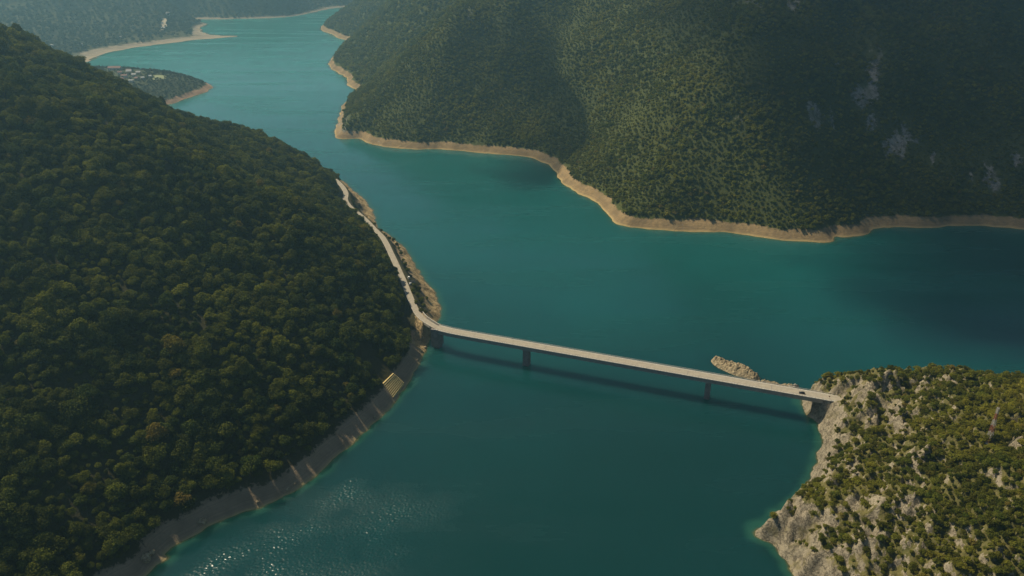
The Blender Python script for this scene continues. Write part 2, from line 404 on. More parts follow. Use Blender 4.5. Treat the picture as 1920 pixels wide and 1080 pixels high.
def water_mesh():
    """graded sheet: fine near the shores so the shallows can be coloured by depth"""
    xs = np.unique(np.concatenate([np.linspace(-16000, -3000, 8), np.arange(-3000, -760, 40), np.arange(-760, -235, 5), np.arange(-235, 30, .6), np.arange(30, 800, 5), np.arange(800, 3000, 60), np.linspace(3000, 16000, 8)]))
    ys = np.unique(np.concatenate([np.linspace(-16000, -400, 8), np.arange(-400, 300, 20), np.arange(300, 312, 4), np.arange(312, 545, .6), np.arange(545, 1300, 4), np.arange(1300, 4000, 14), np.linspace(4000, 16000, 8)]))
    X, Y = np.meshgrid(xs, ys); dep = np.full(X.shape, 99.0)
    for L in (LA, LB, LC, LD, LE):
        ok = (X > L.x0) & (X < L.x0 + L.step * (L.X.shape[1] - 1)) & (Y > L.y0) & (Y < L.y0 + L.step * (L.X.shape[0] - 1))
        dep = np.where(ok, np.minimum(dep, -L.samp(L.d, X, Y)), dep)
    # wind-blown wavelets in the near bay, dying out to calm water all round
    wx, wy = X + 40 * fbm(X * .01, Y * .01, 61, 3), Y + 40 * fbm(X * .01, Y * .01, 64, 3)
    c0 = P(500, 1045, 0); u = ((wx - c0.x) * .74 + (wy - c0.y) * .67) / 118; v = ((wx - c0.x) * -.67 + (wy - c0.y) * .74) / 84
    breeze = (1 - sstep(.35, 1.3, np.hypot(u, v))) * sstep(9, 34, dep) * sstep(-234, -225, X) * (1 - sstep(15, 28, X)) * sstep(313, 325, Y) * (1 - sstep(520, 540, Y))
    gust = .55 + .6 * fbm(X * .03, Y * .03, 67, 3)
    Zw = breeze * np.clip(gust, .15, 1.2) * (.10 * perlin(X * .42 + Y * .1, Y * .50, 71) + .70 * (_hash(np.round(X / .6), np.round(Y / .6), 5) - .5))
    nx, ny = len(xs), len(ys)
    i = np.arange(nx * ny).reshape(ny, nx)
    q = np.stack([i[:-1, :-1], i[:-1, 1:], i[1:, 1:], i[1:, :-1]], -1).reshape(-1, 4)
    me = bpy.data.meshes.new("water"); co = np.stack([X.ravel(), Y.ravel(), Zw.ravel()], -1)
    me.vertices.add(len(co)); me.vertices.foreach_set("co", co.ravel())
    me.loops.add(q.size); me.loops.foreach_set("vertex_index", q.ravel().astype(np.int32))
    me.polygons.add(len(q)); me.polygons.foreach_set("loop_start", np.arange(0, q.size, 4, dtype=np.int32))
    me.update(calc_edges=True)
    at = me.attributes.new("depth", 'FLOAT', 'POINT'); at.data.foreach_set("value", np.clip(dep, -5, 99).ravel().astype(np.float32))
    at = me.attributes.new("breeze", 'FLOAT', 'POINT'); at.data.foreach_set("value", (breeze * np.clip(gust, .15, 1.2)).ravel().astype(np.float32))
    return me
def water_mat():
    m, nt, bs = mat_new("turquoise_lake_water")
    at = N(nt, "ShaderNodeAttribute"); at.attribute_name = "depth"; d = at.outputs['Fac']
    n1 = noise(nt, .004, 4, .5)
    # sky reflection and haze painted into the colour: near bay darker, far channel brighter
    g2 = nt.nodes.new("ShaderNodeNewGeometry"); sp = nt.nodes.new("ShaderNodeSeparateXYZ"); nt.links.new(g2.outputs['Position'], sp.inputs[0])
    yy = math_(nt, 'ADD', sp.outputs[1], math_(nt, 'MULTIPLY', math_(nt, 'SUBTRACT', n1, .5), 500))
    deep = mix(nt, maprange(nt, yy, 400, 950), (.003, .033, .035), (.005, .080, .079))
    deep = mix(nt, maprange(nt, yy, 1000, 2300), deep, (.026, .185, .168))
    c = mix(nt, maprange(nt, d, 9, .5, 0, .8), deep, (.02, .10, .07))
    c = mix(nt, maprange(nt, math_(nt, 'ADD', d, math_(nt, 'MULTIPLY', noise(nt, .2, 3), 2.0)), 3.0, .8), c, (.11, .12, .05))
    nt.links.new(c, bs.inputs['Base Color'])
    bs.subsurface_method = 'BURLEY'; bs.inputs['Subsurface Weight'].default_value = 1.0; bs.inputs['Subsurface Radius'].default_value = (12, 26, 26); bs.inputs['Subsurface Scale'].default_value = 1.0
    bs.inputs['IOR'].default_value = 1.33; bs.inputs['Specular IOR Level'].default_value = .4
    ab = N(nt, 'ShaderNodeAttribute'); ab.attribute_name = 'breeze'; mp = N(nt, 'ShaderNodeMapping'); mp.inputs['Scale'].default_value = (.0035, .018, 1); mp.inputs['Rotation'].default_value = (0, 0, .5); gw = nt.nodes.new('ShaderNodeNewGeometry'); nt.links.new(gw.outputs['Position'], mp.inputs['Vector'])
    lane = noise(nt, 1.0, 5, .6, mp.outputs[0])
    nt.links.new(math_(nt, 'ADD', maprange(nt, ab.outputs['Fac'], 0, .5, 0, .12), maprange(nt, lane, .38, .64, .12, .30)), bs.inputs['Roughness'])
    # wind ripples: a breezy patch in the near bay, smoother water elsewhere
    r1 = noise(nt, .55, 5, .7); r2 = noise(nt, .12, 3, .5)
    hgt = math_(nt, 'ADD', math_(nt, 'MULTIPLY', r1, .10), math_(nt, 'MULTIPLY', r2, .22))
    bump(nt, bs, hgt, .5, 1.0)
    return m
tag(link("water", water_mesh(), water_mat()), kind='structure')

# ------------------------------------------------------------------ plants
def crown_mesh(name, seed, r, h, nl, leaves, ls, core=2):
    """a crown of several lobes: a dark rough core plus leaf clumps spread through the outer volume"""
    rg = np.random.default_rng(seed); V = []; Fc = []
    lobes = [(0, 0, h * .55, r * .72)]
    for i in range(nl):
        a = 2 * math.pi * (i + rg.uniform(-.3, .3)) / nl; q = r * rg.uniform(.34, .74); lr = r * rg.uniform(.24, .50)
        lobes.append((q * math.cos(a), q * math.sin(a), h * rg.uniform(.28, .80), lr))
    lobes.append((r * rg.uniform(-.2, .2), r * rg.uniform(-.2, .2), h * .82, r * .42))
    bm = bmesh.new()
    for (x, y, z, q) in lobes:
        res = bmesh.ops.create_icosphere(bm, subdivisions=core, radius=q * .64)
        for v in res['verts']:
            k = 1 + .30 * float(perlin(v.co.x * 1.1 / q * 1.6 + x, v.co.y * 1.7 / q + v.co.z * 1.3 / q + z, seed)); v.co = Vector((v.co.x * k + x, v.co.y * k + y, v.co.z * k * .85 + z))
    V = [tuple(v.co) for v in bm.verts]; bm.verts.index_update(); Fc = [tuple(v.index for v in f.verts) for f in bm.faces]; bm.free()
    vol = np.array([q[3]**2 for q in lobes]); vol = vol / vol.sum()
    for i in range(leaves):
        x, y, z, q = lobes[rg.choice(len(lobes), p=vol)]
        d = rg.normal(size=3); d /= np.linalg.norm(d)
        if d[2] < -.35: d[2] *= -1
        rr = q * rg.uniform(.74, 1.24)
        c = np.array([x + d[0] * rr, y + d[1] * rr, z + d[2] * rr * .88])
        n = d + rg.normal(size=3) * .55; n /= np.linalg.norm(n)
        t = np.cross(n, rg.normal(size=3)); t /= np.linalg.norm(t); b = np.cross(n, t)
        s = ls * rg.uniform(.55, 1.25); k = len(V)
        V += [tuple(c + t * s * .5), tuple(c + b * s * .34 + n * s * .12), tuple(c - t * s * .5), tuple(c - b * s * .34 + n * s * .10)]
        Fc.append((k, k + 1, k + 2, k + 3))
    me = bpy.data.meshes.new(name); me.from_pydata(V, [], Fc); me.update()
    return me
def trunk_mesh(name, seed, h, r):
    rg = random.Random(seed); mb = MB()
    p = Vector((0, 0, -1.0)); rad = r
    for i in range(3):
        q = Vector((p.x + rg.uniform(-.25, .25), p.y + rg.uniform(-.25, .25), p.z + (h * .55 + 1) / 3)); mb.bar(p, q, rad, 6, rad * .82); p = q; rad *= .82
    for i in range(4):
        a = i * 1.6 + rg.uniform(0, .6); L = h * .28
        mb.bar(p - Vector((0, 0, rg.uniform(0, h * .12))), p + Vector((math.cos(a) * L, math.sin(a) * L, L * .8)), rad * .6, 5, rad * .25)
    return mb.mesh(name)

M_bark = simple("bark", (.14, .11, .08), scale=2)
M_leafA = foliage_mat("dark_broadleaf", (.032, .056, .010), (.126, .138, .015), (.15, .11, .02), .025, .38)
M_leafC = foliage_mat("dry_scrub_leaves", (.100, .128, .018), (.205, .200, .030), (.20, .16, .04), .05, .45)
M_leafB = foliage_mat("mountain_scrub_leaves", (.072, .100, .014), (.165, .170, .020), (.16, .12, .035), .05, .35)
M_leafE = foliage_mat("far_wood_leaves", (.030, .045, .018), (.060, .068, .025), (.10, .09, .04), .05)

def hidden_collection(name, meshes, mat):
    c = bpy.data.collections.new(name)
    for i, me in enumerate(meshes):
        o = bpy.data.objects.new(name, me)
        if not me.materials: me.materials.append(mat)
        c.objects.link(o)
    return c
def scatter(name, pts, scales, coll, label=None, tilt=.1):
    """one 'stuff' object: plants of a collection set on points"""
    me = bpy.data.meshes.new(name); n = len(pts)
    me.vertices.add(n); me.vertices.foreach_set("co", np.asarray(pts, np.float32).ravel())
    at = me.attributes.new("size", 'FLOAT_VECTOR', 'POINT'); at.data.foreach_set("vector", np.asarray(scales, np.float32).ravel())
    rot = np.stack([RNG.normal(0, tilt, n), RNG.normal(0, tilt, n), RNG.uniform(0, 6.283, n)], -1)
    at = me.attributes.new("turn", 'FLOAT_VECTOR', 'POINT'); at.data.foreach_set("vector", rot.astype(np.float32).ravel())
    at = me.attributes.new("pick", 'INT', 'POINT'); at.data.foreach_set("value", RNG.integers(0, len(coll.objects), n).astype(np.int32))
    o = link(name, me); o['kind'] = 'stuff'
    if label: o['label'] = label
    ng = bpy.data.node_groups.new(name, 'GeometryNodeTree')
    ng.interface.new_socket("Geometry", in_out='INPUT', socket_type='NodeSocketGeometry'); ng.interface.new_socket("Geometry", in_out='OUTPUT', socket_type='NodeSocketGeometry')
    gi = ng.nodes.new("NodeGroupInput"); go = ng.nodes.new("NodeGroupOutput")
    iop = ng.nodes.new("GeometryNodeInstanceOnPoints"); ci = ng.nodes.new("GeometryNodeCollectionInfo")
    ci.inputs['Collection'].default_value = coll; ci.inputs['Separate Children'].default_value = True; ci.inputs['Reset Children'].default_value = True
    def attr(nm, t):
        a = ng.nodes.new("GeometryNodeInputNamedAttribute"); a.data_type = t; a.inputs[0].default_value = nm; return a.outputs[0]
    e2r = ng.nodes.new("FunctionNodeEulerToRotation")
    L = ng.links.new
    L(gi.outputs[0], iop.inputs['Points']); L(ci.outputs[0], iop.inputs['Instance']); iop.inputs['Pick Instance'].default_value = True
    L(attr("pick", 'INT'), iop.inputs['Instance Index']); L(attr("turn", 'FLOAT_VECTOR'), e2r.inputs[0]); L(e2r.outputs[0], iop.inputs['Rotation'])
    L(attr("size", 'FLOAT_VECTOR'), iop.inputs['Scale']); L(iop.outputs[0], go.inputs[0])
    md = o.modifiers.new("plants", 'NODES'); md.node_group = ng
    return o

def jitter_grid(x0, x1, y0, y1, sp, jit=.42):
    xs = np.arange(x0, x1, sp); ys = np.arange(y0, y1, sp); X, Y = np.meshgrid(xs, ys)
    X = X + (np.arange(len(ys)) % 2)[:, None] * sp * .5
    return (X + RNG.uniform(-jit, jit, X.shape) * sp).ravel(), (Y + RNG.uniform(-jit, jit, Y.shape) * sp).ravel()
def in_view(px, py, d, mx=260, my=200):
    return (d > 60) & (px > -mx) & (px < 1920 + mx) & (py > -my) & (py < 1080 + my)
def visible(L, x, y, z, lift=7):
    """sight-line test against one land's height field"""
    ok = np.ones(len(x), bool)
    for t in np.linspace(.55, .985, 30):
        xx, yy, zz = x * t, y * t, H + (z + lift - H) * t
        inb = (xx > L.x0) & (xx < L.x0 + L.step * (L.X.shape[1] - 1)) & (yy > L.y0) & (yy < L.y0 + L.step * (L.X.shape[0] - 1))
        ok &= ~(inb & (L.z(xx, yy) > zz + 6))
    return ok

# exclusion: the stepped embankment and the lay-by
STEP_C = P(738, 727, 5); LAY = P(764, 517, 21)
crownsA = [crown_mesh("crown", 100 + i, 4.3 + .35 * (i % 3), 7.4, 7 + i % 3, 1150, .95) for i in range(6)]
trunksA = [trunk_mesh("trunk", 200 + i, 8.0, .28) for i in range(3)]
for me in trunksA: me.materials.append(M_bark)
for me in crownsA: me.materials.append(M_leafA)

x, y = jitter_grid(-900, -40, 150, 1200, 5.1)
d = LA.samp(LA.d, x, y); z = LA.z(x, y); rd = LA.samp(LA.rd, x, y)
px, py, dep = to_px(x, y, z + 4)
sunward = (STEP_C.x - x) * .82 + (y - STEP_C.y) * .57; across = (x - STEP_C.x) * .57 + (y - STEP_C.y) * .82
step_clear = ((sunward > -8) & (sunward < 36) & (np.abs(across) < 9))
cape = (y > 628) & (d < 34) & (x > -260)
m = (d > 12) & (z > 10.0 + fbm(x * .05, y * .05, 2, 2) * 2) & (rd > np.where(((y > 630) & (y < 855)) | ((y > 965) & (y < 1060)), 8.2, 4.6)) & in_view(px, py, dep) & ~step_clear & (np.hypot(x - LAY.x, y - LAY.y) > 13)
m &= ~(cape & (rd < 40) & (d < 30) & (RNG.uniform(size=len(x)) < .55)) & ~((d < 20) & (y > 640) & (y < 1080) & (x > -240))
x, y, z, px, py, dep = (q[m] for q in (x, y, z, px, py, dep))
vis = visible(LA, x, y, z, 10); x, y, z, px, py, dep = (q[vis] for q in (x, y, z, px, py, dep))
sc = .62 + .85 * RNG.uniform(size=len(x))**1.7 + .45 * fbm(x * .022, y * .022, 66, 3) + .55 * (RNG.uniform(size=len(x)) < .07)
sc = np.clip(sc * .84, .34, 1.65)
near_road = 1 - sstep(8, 20, rd[m][vis]); sc = np.where(y > 630, sc * (1 - .45 * near_road), sc)
# clump of small trees between the road and the water on the cape
cp = [(775, 548), (783, 556), (789, 566), (795, 577), (781, 570), (790, 585), (797, 590), (786, 545), (776, 538), (800, 562), (752, 478), (748, 468), (744, 460), (756, 490), (760, 500), (738, 452), (764, 510)]
inframe = (px > 4) & (px < 1916) & (py > 4) & (py < 1076)
order = np.argsort(-(sc / dep) * inframe)
n_ind = 300 - len(cp)
ind = set(order[:n_ind].tolist()); rest = np.array([i for i in range(len(x)) if i not in ind])
GA = "broadleaf trees of the wooded left hillside"
protoA = {}
def place_tree(p, s, k, label, squash=1.0):
    key = k % 6
    if key not in protoA:
        r = empty("deciduous_tree", (0, 0, 0)); link("trunk", trunksA[key % 3], None, r); link("crown", crownsA[key], None, r)
        protoA[key] = r; o = r
    else:
        src = protoA[key]; o = src.copy(); COL.objects.link(o)
        for ch in src.children:
            c = ch.copy(); c.parent = o; COL.objects.link(c)
    o.location = p; o.rotation_euler = (0, 0, (k * 2.399) % 6.283); o.scale = (s, s, s * squash)
    tag(o, label, "tree", GA); return o
for j, i in enumerate(order[:n_ind]):
    i = int(i)
    dd = float(LA.samp(LA.d, x[i], y[i]))
    if dd < 30: lab = "dark green broadleaf tree at the forest edge just above the bare shore strip"
    elif px[i] < 250: lab = "dark green broadleaf tree low on the hillside by the left edge of the photo"
    elif dd < 80: lab = "dark green broadleaf tree in the second band of forest above the bare shore"
    else: lab = "dark green broadleaf tree in the middle of the forested left slope"
    place_tree((x[i], y[i], z[i] - .3), sc[i], j, lab, .78 + .5 * random.random())
for j, (a, b) in enumerate(cp):
    q = LA.hit(a, b)
    if q: place_tree(q - Vector((0, 0, .3)), .42 + .2 * random.random(), j, "small dark tree between the shore road and the bare rock of the cape" if j < 10 else "low bush on the bank between the straight shore road and pale rock")
collA = hidden_collection("forest_tree", crownsA, M_leafA)
scatter("forest", np.stack([x[rest], y[rest], z[rest] - .3], -1), np.stack([sc[rest], sc[rest], sc[rest] * RNG.uniform(.78, 1.28, len(rest))], -1), collA, "dense dark green broadleaf forest covering the left hill")

# ---- mountain scrub across the lake
crownsB = [crown_mesh("far_crown", 300 + i, 3.4, 5.4, 5, 110, 1.05, core=1) for i in range(5)]
for me in crownsB: me.materials.append(M_leafB)
def mountain_points(sp, y0, y1, x0, x1, far):
    x, y = jitter_grid(x0, x1, y0, y1, sp)
    d = LB.samp(LB.d, x, y); z = LB.z(x, y); rk = LB.samp(LB.rock, x, y); px, py, dep = to_px(x, y, z)
    m = (d > 13) & (d < 620) & (z > 9.6 + 5 * fbm(x * .025, y * .025, 4, 3)) & in_view(px, py, dep, 200, 120)
    m &= RNG.uniform(size=len(x)) > (rk * 1.25 + np.clip(fbm(x * .02, y * .02, 14, 3) - .32, 0, .6) * .5)
    m &= (dep < 1650) if not far else (dep >= 1650)
    x, y, z = x[m], y[m], z[m]; v = visible(LB, x, y, z, 8) & visible(LA, x, y, z, 20); return x[v], y[v], z[v]
collB = hidden_collection("mountain_scrub", crownsB, M_leafB)
x1, y1, z1 = mountain_points(4.0, 850, 1700, -500, 1300, False); x2, y2, z2 = mountain_points(8.5, 1400, 3600, -760, 900, True)
s1 = (.48 + .60 * RNG.uniform(size=len(x1))**1.8) * (1.1 + .45 * fbm(x1 * .014, y1 * .014, 6, 3)); s2 = 1.5 * (.8 + .5 * RNG.uniform(size=len(x2)))
xx, yy, zz, ss = np.concatenate([x1, x2]), np.concatenate([y1, y2]), np.concatenate([z1, z2]), np.concatenate([s1, s2])
scatter("woods", np.stack([xx, yy, zz - .4], -1), np.stack([ss, ss, ss * RNG.uniform(.75, 1.15, len(ss))], -1), collB, "scrubby mountain woodland above the pale shore across the lake")

# ---- far woods
crownsE = [crown_mesh("distant_crown", 400 + i, 6.0, 8.0, 4, 40, 2.6, core=1) for i in range(4)]
for me in crownsE: me.materials.append(M_leafE)
collE = hidden_collection("far_wood", crownsE, M_leafE)
pe = []
for L, sp, ymax in ((LD, 8.0, 2100), (LE, 15.0, 4600)):
    x, y = jitter_grid(max(L.x0, -2600), 200, L.y0, ymax, sp)
    dd = L.samp(L.d, x, y); z = L.z(x, y); px, py, dep = to_px(x, y, z)
    m = in_view(px, py, dep, 120, 120) & (dd > 12)
    if L is LE:
        m &= (z > 5.5 + 4 * fbm(x * .006, y * .006, 3, 3)) & (RNG.uniform(size=len(x)) > np.clip(fbm(x * .004, y * .004, 22, 3) - .35, 0, 1) * 2)
        m &= ~((np.hypot((px - 306) / 5, (py - 44) / 12) < 1))
    else:
        m &= (z > 7.5) & ~((px > 192) & (px < 272) & (py > 130) & (py < 160) & (RNG.uniform(size=len(x)) < .7)) & ~((np.hypot((px - 297) / 9, (py - 144) / 4) < 1))
    x, y, z = x[m], y[m], z[m]; v = visible(L, x, y, z, 10) & visible(LA, x, y, z, 15)
    x, y, z = x[v], y[v], z[v]; s = (.55 if L is LD else 1.2) * RNG.uniform(.7, 1.25, len(x))
    pe.append((np.stack([x, y, z - .4], -1), np.stack([s, s, s * RNG.uniform(.8, 1.15, len(s))], -1)))
scatter("treeline", np.concatenate([q[0] for q in pe]), np.concatenate([q[1] for q in pe]), collE, "hazy woods on the far hills and the village peninsula")

# ---- shrubs of the rocky headland
shrubsC = [crown_mesh("shrub", 500 + i, 2.5, 3.4, 5, 420, .62) for i in range(6)]
for me in shrubsC: me.materials.append(M_leafC)
x, y = jitter_grid(130, 556, 60, 586, 2.9)
d = LC.samp(LC.d, x, y); z = LC.z(x, y); rk = LC.samp(LC.rock, x, y); sl = LC.samp(LC.slope, x, y); rd = LC.samp(LC.rd, x, y); px, py, dep = to_px(x, y, z + 1)
dens = .72 + .5 * sstep(18, 65, d) + .45 * fbm(x * .03, y * .03, 55, 3) - .62 * rk
m = (d > 4.5) & (z > 4.5) & (RNG.uniform(size=len(x)) < dens) & (sl < 2.2) & (rd > 5.5) & in_view(px, py, dep, 620, 420)
x, y, z, d, px, py, dep = (q[m] for q in (x, y, z, d, px, py, dep))
v = visible(LC, x, y, z, 5); x, y, z, d, px, py, dep = (q[v] for q in (x, y, z, d, px, py, dep))
sc = .42 + .72 * RNG.uniform(size=len(x))**1.5 + .25 * sstep(50, 110, d)
inframe = (px > 4) & (px < 1916) & (py > 4) & (py < 1074)
order = np.argsort(-(sc / dep) * inframe); ind = set(order[:300].tolist()); rest = np.array([i for i in range(len(x)) if i not in ind])
GC = "shrubs of the rocky headland"
for j, i in enumerate(order[:300]):
    i = int(i); o = link("shrub", shrubsC[j % 6])
    o.location = (x[i], y[i], z[i] - .25); o.rotation_euler = (0, 0, (j * 2.399) % 6.283); o.scale = (sc[i],) * 2 + (sc[i] * random.uniform(.8, 1.2),)
    if d[i] < 30: lab = "lone olive green shrub among the pale rocks of the headland cliff"
    elif d[i] < 62: lab = "olive green shrub on the dry grassy shoulder above the headland cliff"
    elif px[i] > 1700: lab = "large olive shrub in the dense thicket at the right edge below the mast"
    else: lab = "large olive shrub in the thicket low on the headland slope"
    tag(o, lab, "shrub", GC)
collC = hidden_collection("scrub_plant", shrubsC, M_leafC)
scatter("shrubbery", np.stack([x[rest], y[rest], z[rest] - .25], -1), np.stack([sc[rest], sc[rest], sc[rest] * RNG.uniform(.75, 1.15, len(rest))], -1), collC, "olive scrub growing over the rocky headland")

# ------------------------------------------------------------------ bridge and road
M_road = simple("worn_tan_asphalt", (.37, .325, .25), (.28, .245, .19), .35)
M_pave = simple("pale_concrete_walkway", (.56, .52, .44), (.45, .415, .35), .5)
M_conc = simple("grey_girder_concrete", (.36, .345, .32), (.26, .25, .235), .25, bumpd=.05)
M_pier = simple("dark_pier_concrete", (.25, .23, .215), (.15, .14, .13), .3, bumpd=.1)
M_rail = simple("pale_rail_metal", (.55, .52, .46), rough=.5)
M_line = simple("worn_white_road_paint", (.55, .50, .42))

bridge_px = [(1590, 751.3, 20), (1582, 750, 20), (1544, 743.5, 20), (1440, 726, 20), (1280, 698, 20), (1080, 662, 20), (920, 634, 20), (880, 626.8, 20), (852, 621.5, 20), (836, 618, 20), (819, 613.5, 20)]
ends = P(1590, 751.3, 20), P(872, 625.3, 20)
bpts = [tuple(ends[0].lerp(ends[1], t)) for t in np.linspace(0, 1, 18)] + [tuple(P(*q)) for q in bridge_px[8:]]
full = bpts + [q for q in roadA[9:]]
def offset(path, o, dz=0.0):
    out = []
    for i, p in enumerate(path):
        a, b = path[max(i - 1, 0)], path[min(i + 1, len(path) - 1)]
        dx, dy = b[0] - a[0], b[1] - a[1]; L = math.hypot(dx, dy) or 1
        out.append((p[0] - dy / L * o, p[1] + dx / L * o, p[2] + dz))
    return out
def loft(path, profile):
    """sweep a closed (offset, dz) profile along a path"""
    mb = MB(); rings = [offset(path, o, dz) for o, dz in profile]; n = len(profile); k = len(path)
    for i in range(k):
        for j in range(n): mb.v.append(rings[j][i])
    for i in range(k - 1):
        for j in range(n):
            q = (j + 1) % n; mb.f.append((i * n + j, i * n + q, (i + 1) * n + q, (i + 1) * n + j))
    mb.f.append(tuple(range(n - 1, -1, -1))); mb.f.append(tuple((k - 1) * n + j for j in range(n)))
    return mb
def rect(o0, o1, z0, z1): return [(o0, z0), (o1, z0), (o1, z1), (o0, z1)]
smooth_b = [tuple(p) for p in spline(bpts, 2)]
bmid = smooth_b[len(smooth_b) // 2]
br = empty("road_bridge", (bmid[0], bmid[1], 0)); tag(br, "long straight concrete road bridge on three piers crossing the turquoise lake", "bridge")
def bpart(name, mb, mat, parent=br):
    o = mb.build(name, mat, parent); o.matrix_parent_inverse = Matrix.Translation((-bmid[0], -bmid[1], 0)); return o
HW = 5.0
bpart("deck_slab", loft(smooth_b, rect(-HW, HW, -.75, -.16)), M_conc)
bpart("carriageway", loft(smooth_b, rect(-HW + 1.35, HW - 1.35, -.157, 0)), M_road)
for s in (-1, 1):
    bpart("walkway", loft(smooth_b, rect(s * (HW - 1.347), s * (HW - .003), -.157, .16)), M_pave)
    w = loft(smooth_b, rect(s * (HW - .22), s * (HW - .02), 1.0, 1.12)); w2 = loft(smooth_b, rect(s * (HW - .17), s * (HW - .07), .55, .63))
    k = len(w.v); w.v += w2.v; w.f += [tuple(q + k for q in f) for f in w2.f]
    for i in range(0, len(smooth_b) - 1):
        a, b = Vector(smooth_b[i]), Vector(smooth_b[i + 1]); L = (b - a).length; dirn = (b - a).normalized(); nrm = Vector((-dirn.y, dirn.x, 0))
        for t in np.arange(0, L, 2.4):
            c = a + dirn * t + nrm * s * (HW - .12); w.box((c.x, c.y, c.z + .585), (.12, .12, .84), math.atan2(dirn.y, dirn.x))
    bpart("railing", w, M_rail)
gird = [p for p in smooth_b if p[0] > P(812, 612, 20).x]
for s in (-1, 1):
    bpart("girder", loft(gird, [(s * 1.0, -4.2), (s * 3.6, -4.2), (s * 3.9, -.753), (s * 1.0, -.753)]), M_conc)
bpart("cross_beam", loft(gird, rect(-.997, .997, -1.6, -.753)), M_conc)
# expansion joints
for t in (.17, .34, .5, .66, .83):
    i = int(t * (len(smooth_b) - 1)); a, b = Vector(smooth_b[i]), Vector(smooth_b[i + 1]); ang = math.atan2(b.y - a.y, b.x - a.x)
    bpart("expansion_joint", MB().box((a.x, a.y, .008 + a.z), (.4, 2 * (HW - 1.36), .012), ang), M_pier)
for o_ in (-3.1, 3.1):
    bpart("lane_marking", loft(smooth_b, rect(o_ - .12, o_ + .12, -.05, .006)), M_line)
bpart("lane_marking", loft(smooth_b, rect(-.09, .09, -.05, .006)), M_line)
def deck_at(px_):
    return min(((to_px(*Vector(smooth_b[i]).lerp(Vector(smooth_b[i + 1]), t))[0], i, t) for i in range(len(smooth_b) - 1) for t in np.linspace(0, 1, 20)), key=lambda q: abs(q[0] - px_))
for pxx, wl, wt in ((819, 6.3, 5.4), (988, 5.6, 5.4), (1330, 4.4, 5.4)):
    _, i, t = deck_at(pxx); a, b = Vector(smooth_b[i]), Vector(smooth_b[i + 1]); c = a.lerp(b, t); ang = math.atan2(b.y - a.y, b.x - a.x)
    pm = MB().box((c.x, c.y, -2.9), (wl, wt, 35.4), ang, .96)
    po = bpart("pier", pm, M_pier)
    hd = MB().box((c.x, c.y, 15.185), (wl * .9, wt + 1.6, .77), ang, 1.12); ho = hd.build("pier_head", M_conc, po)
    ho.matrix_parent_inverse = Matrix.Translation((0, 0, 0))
# abutments
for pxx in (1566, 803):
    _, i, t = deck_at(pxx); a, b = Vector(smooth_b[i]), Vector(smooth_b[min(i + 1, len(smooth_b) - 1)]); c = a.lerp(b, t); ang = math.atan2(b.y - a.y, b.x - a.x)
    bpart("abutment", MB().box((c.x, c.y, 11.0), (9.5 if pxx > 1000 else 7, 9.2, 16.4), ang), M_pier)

# the shore road beyond the bridge
rp = [q for q in roadA if q[0] < P(822, 615, 20).x + .1]
rp = [(q[0], q[1], q[2]) for q in rp]
tag(loft(rp, rect(-2.9, 2.9, -2.5, -.02)).build("road", M_road), kind='structure')
kb = loft(rp[2:], rect(2.95, 3.3, -2.0, .45)); gk = kb.build("guard_wall", M_pave); tag(gk, "low pale guard wall curving along the inner edge of the shore road", "wall")
tag(loft([rp[0]] + rp[1:14], rect(-4.95, -4.45, -3.0, .8)).build("retaining_wall", M_pave), "pale retaining wall edge where the road bends onto the bridge", "wall")

# ------------------------------------------------------------------ vehicles
M_black = simple("black_car_paint", (.015, .016, .018), rough=.3, spec=.5); M_white = simple("white_car_paint", (.72, .71, .68), (.66, .65, .62), rough=.35, spec=.5)
M_glass = simple("car_window_glass", (.02, .025, .03), rough=.1, spec=.6); M_tyre = simple("tyre_rubber", (.02, .02, .02)); M_lamp = simple("lamp_lens", (.6, .58, .5), rough=.2)
M_tail = simple("tail_lamp_lens", (.3, .02, .02), rough=.3)
def car(name, loc, rz, paint, label, L=4.4, W=1.8, hgt=1.48, van=False):
    root = empty(name, loc, rz); tag(root, label, "van" if van else "car")
    prof = [(-.5, .32), (-.5, .75), (-.47, .92), (-.40, .97), (.22, .96), (.46, .80), (.5, .62), (.5, .32)]
    mb = MB(); n = len(prof)
    for s, k in ((-1, .5), (1, .5)):
        for a, z in prof: mb.v.append((a * L, s * W * k * (1 if z < .9 else .95), z))
    mb.f += [tuple(range(n)), tuple(range(2 * n - 1, n - 1, -1))] + [(j, n + j, n + (j + 1) % n, (j + 1) % n) for j in range(n)]
    mb.build("body", paint, root)
    cab = [(-.47, .965), (-.40, hgt - .03), (.06 if not van else .26, hgt), (.24 if not van else .40, .965)]
    c2 = MB(); n = 4
    for s in (-1, 1):
        for a, z in cab: c2.v.append((a * L, s * W * (.46 if z < 1 else .38), z))
    c2.f += [tuple(range(n)), tuple(range(2 * n - 1, n - 1, -1))] + [(j, n + j, n + (j + 1) % n, (j + 1) % n) for j in range(n)]
    c2.build("window", M_glass, root)
    MB().box((-.17 * L if not van else -.07 * L, 0, hgt + .02), (.40 * L if not van else .6 * L, W * .74, .06)).build("roof", paint, root)
    for a in (-.31, .31):
        for s in (-1, 1):
            MB().bar((a * L, s * W * .39, .33), (a * L, s * W * .51, .33), .33, 14).build("wheel", M_tyre, root)
    for s in (-1, 1):
        MB().box((.492 * L, s * W * .34, .68), (.05, .34, .14)).build("headlight", M_lamp, root)
        MB().box((-.50 * L, s * W * .36, .78), (.04, .26, .18)).build("tail_light", M_tail, root)
    return root
_, i, t = deck_at(1503); a, b = Vector(smooth_b[i]), Vector(smooth_b[i + 1]); c = a.lerp(b, t); dr = (b - a).normalized(); nr = Vector((-dr.y, dr.x, 0))
side = nr if to_px(*(c + nr))[1] > to_px(*c)[1] else -nr
c = c + side * 1.3
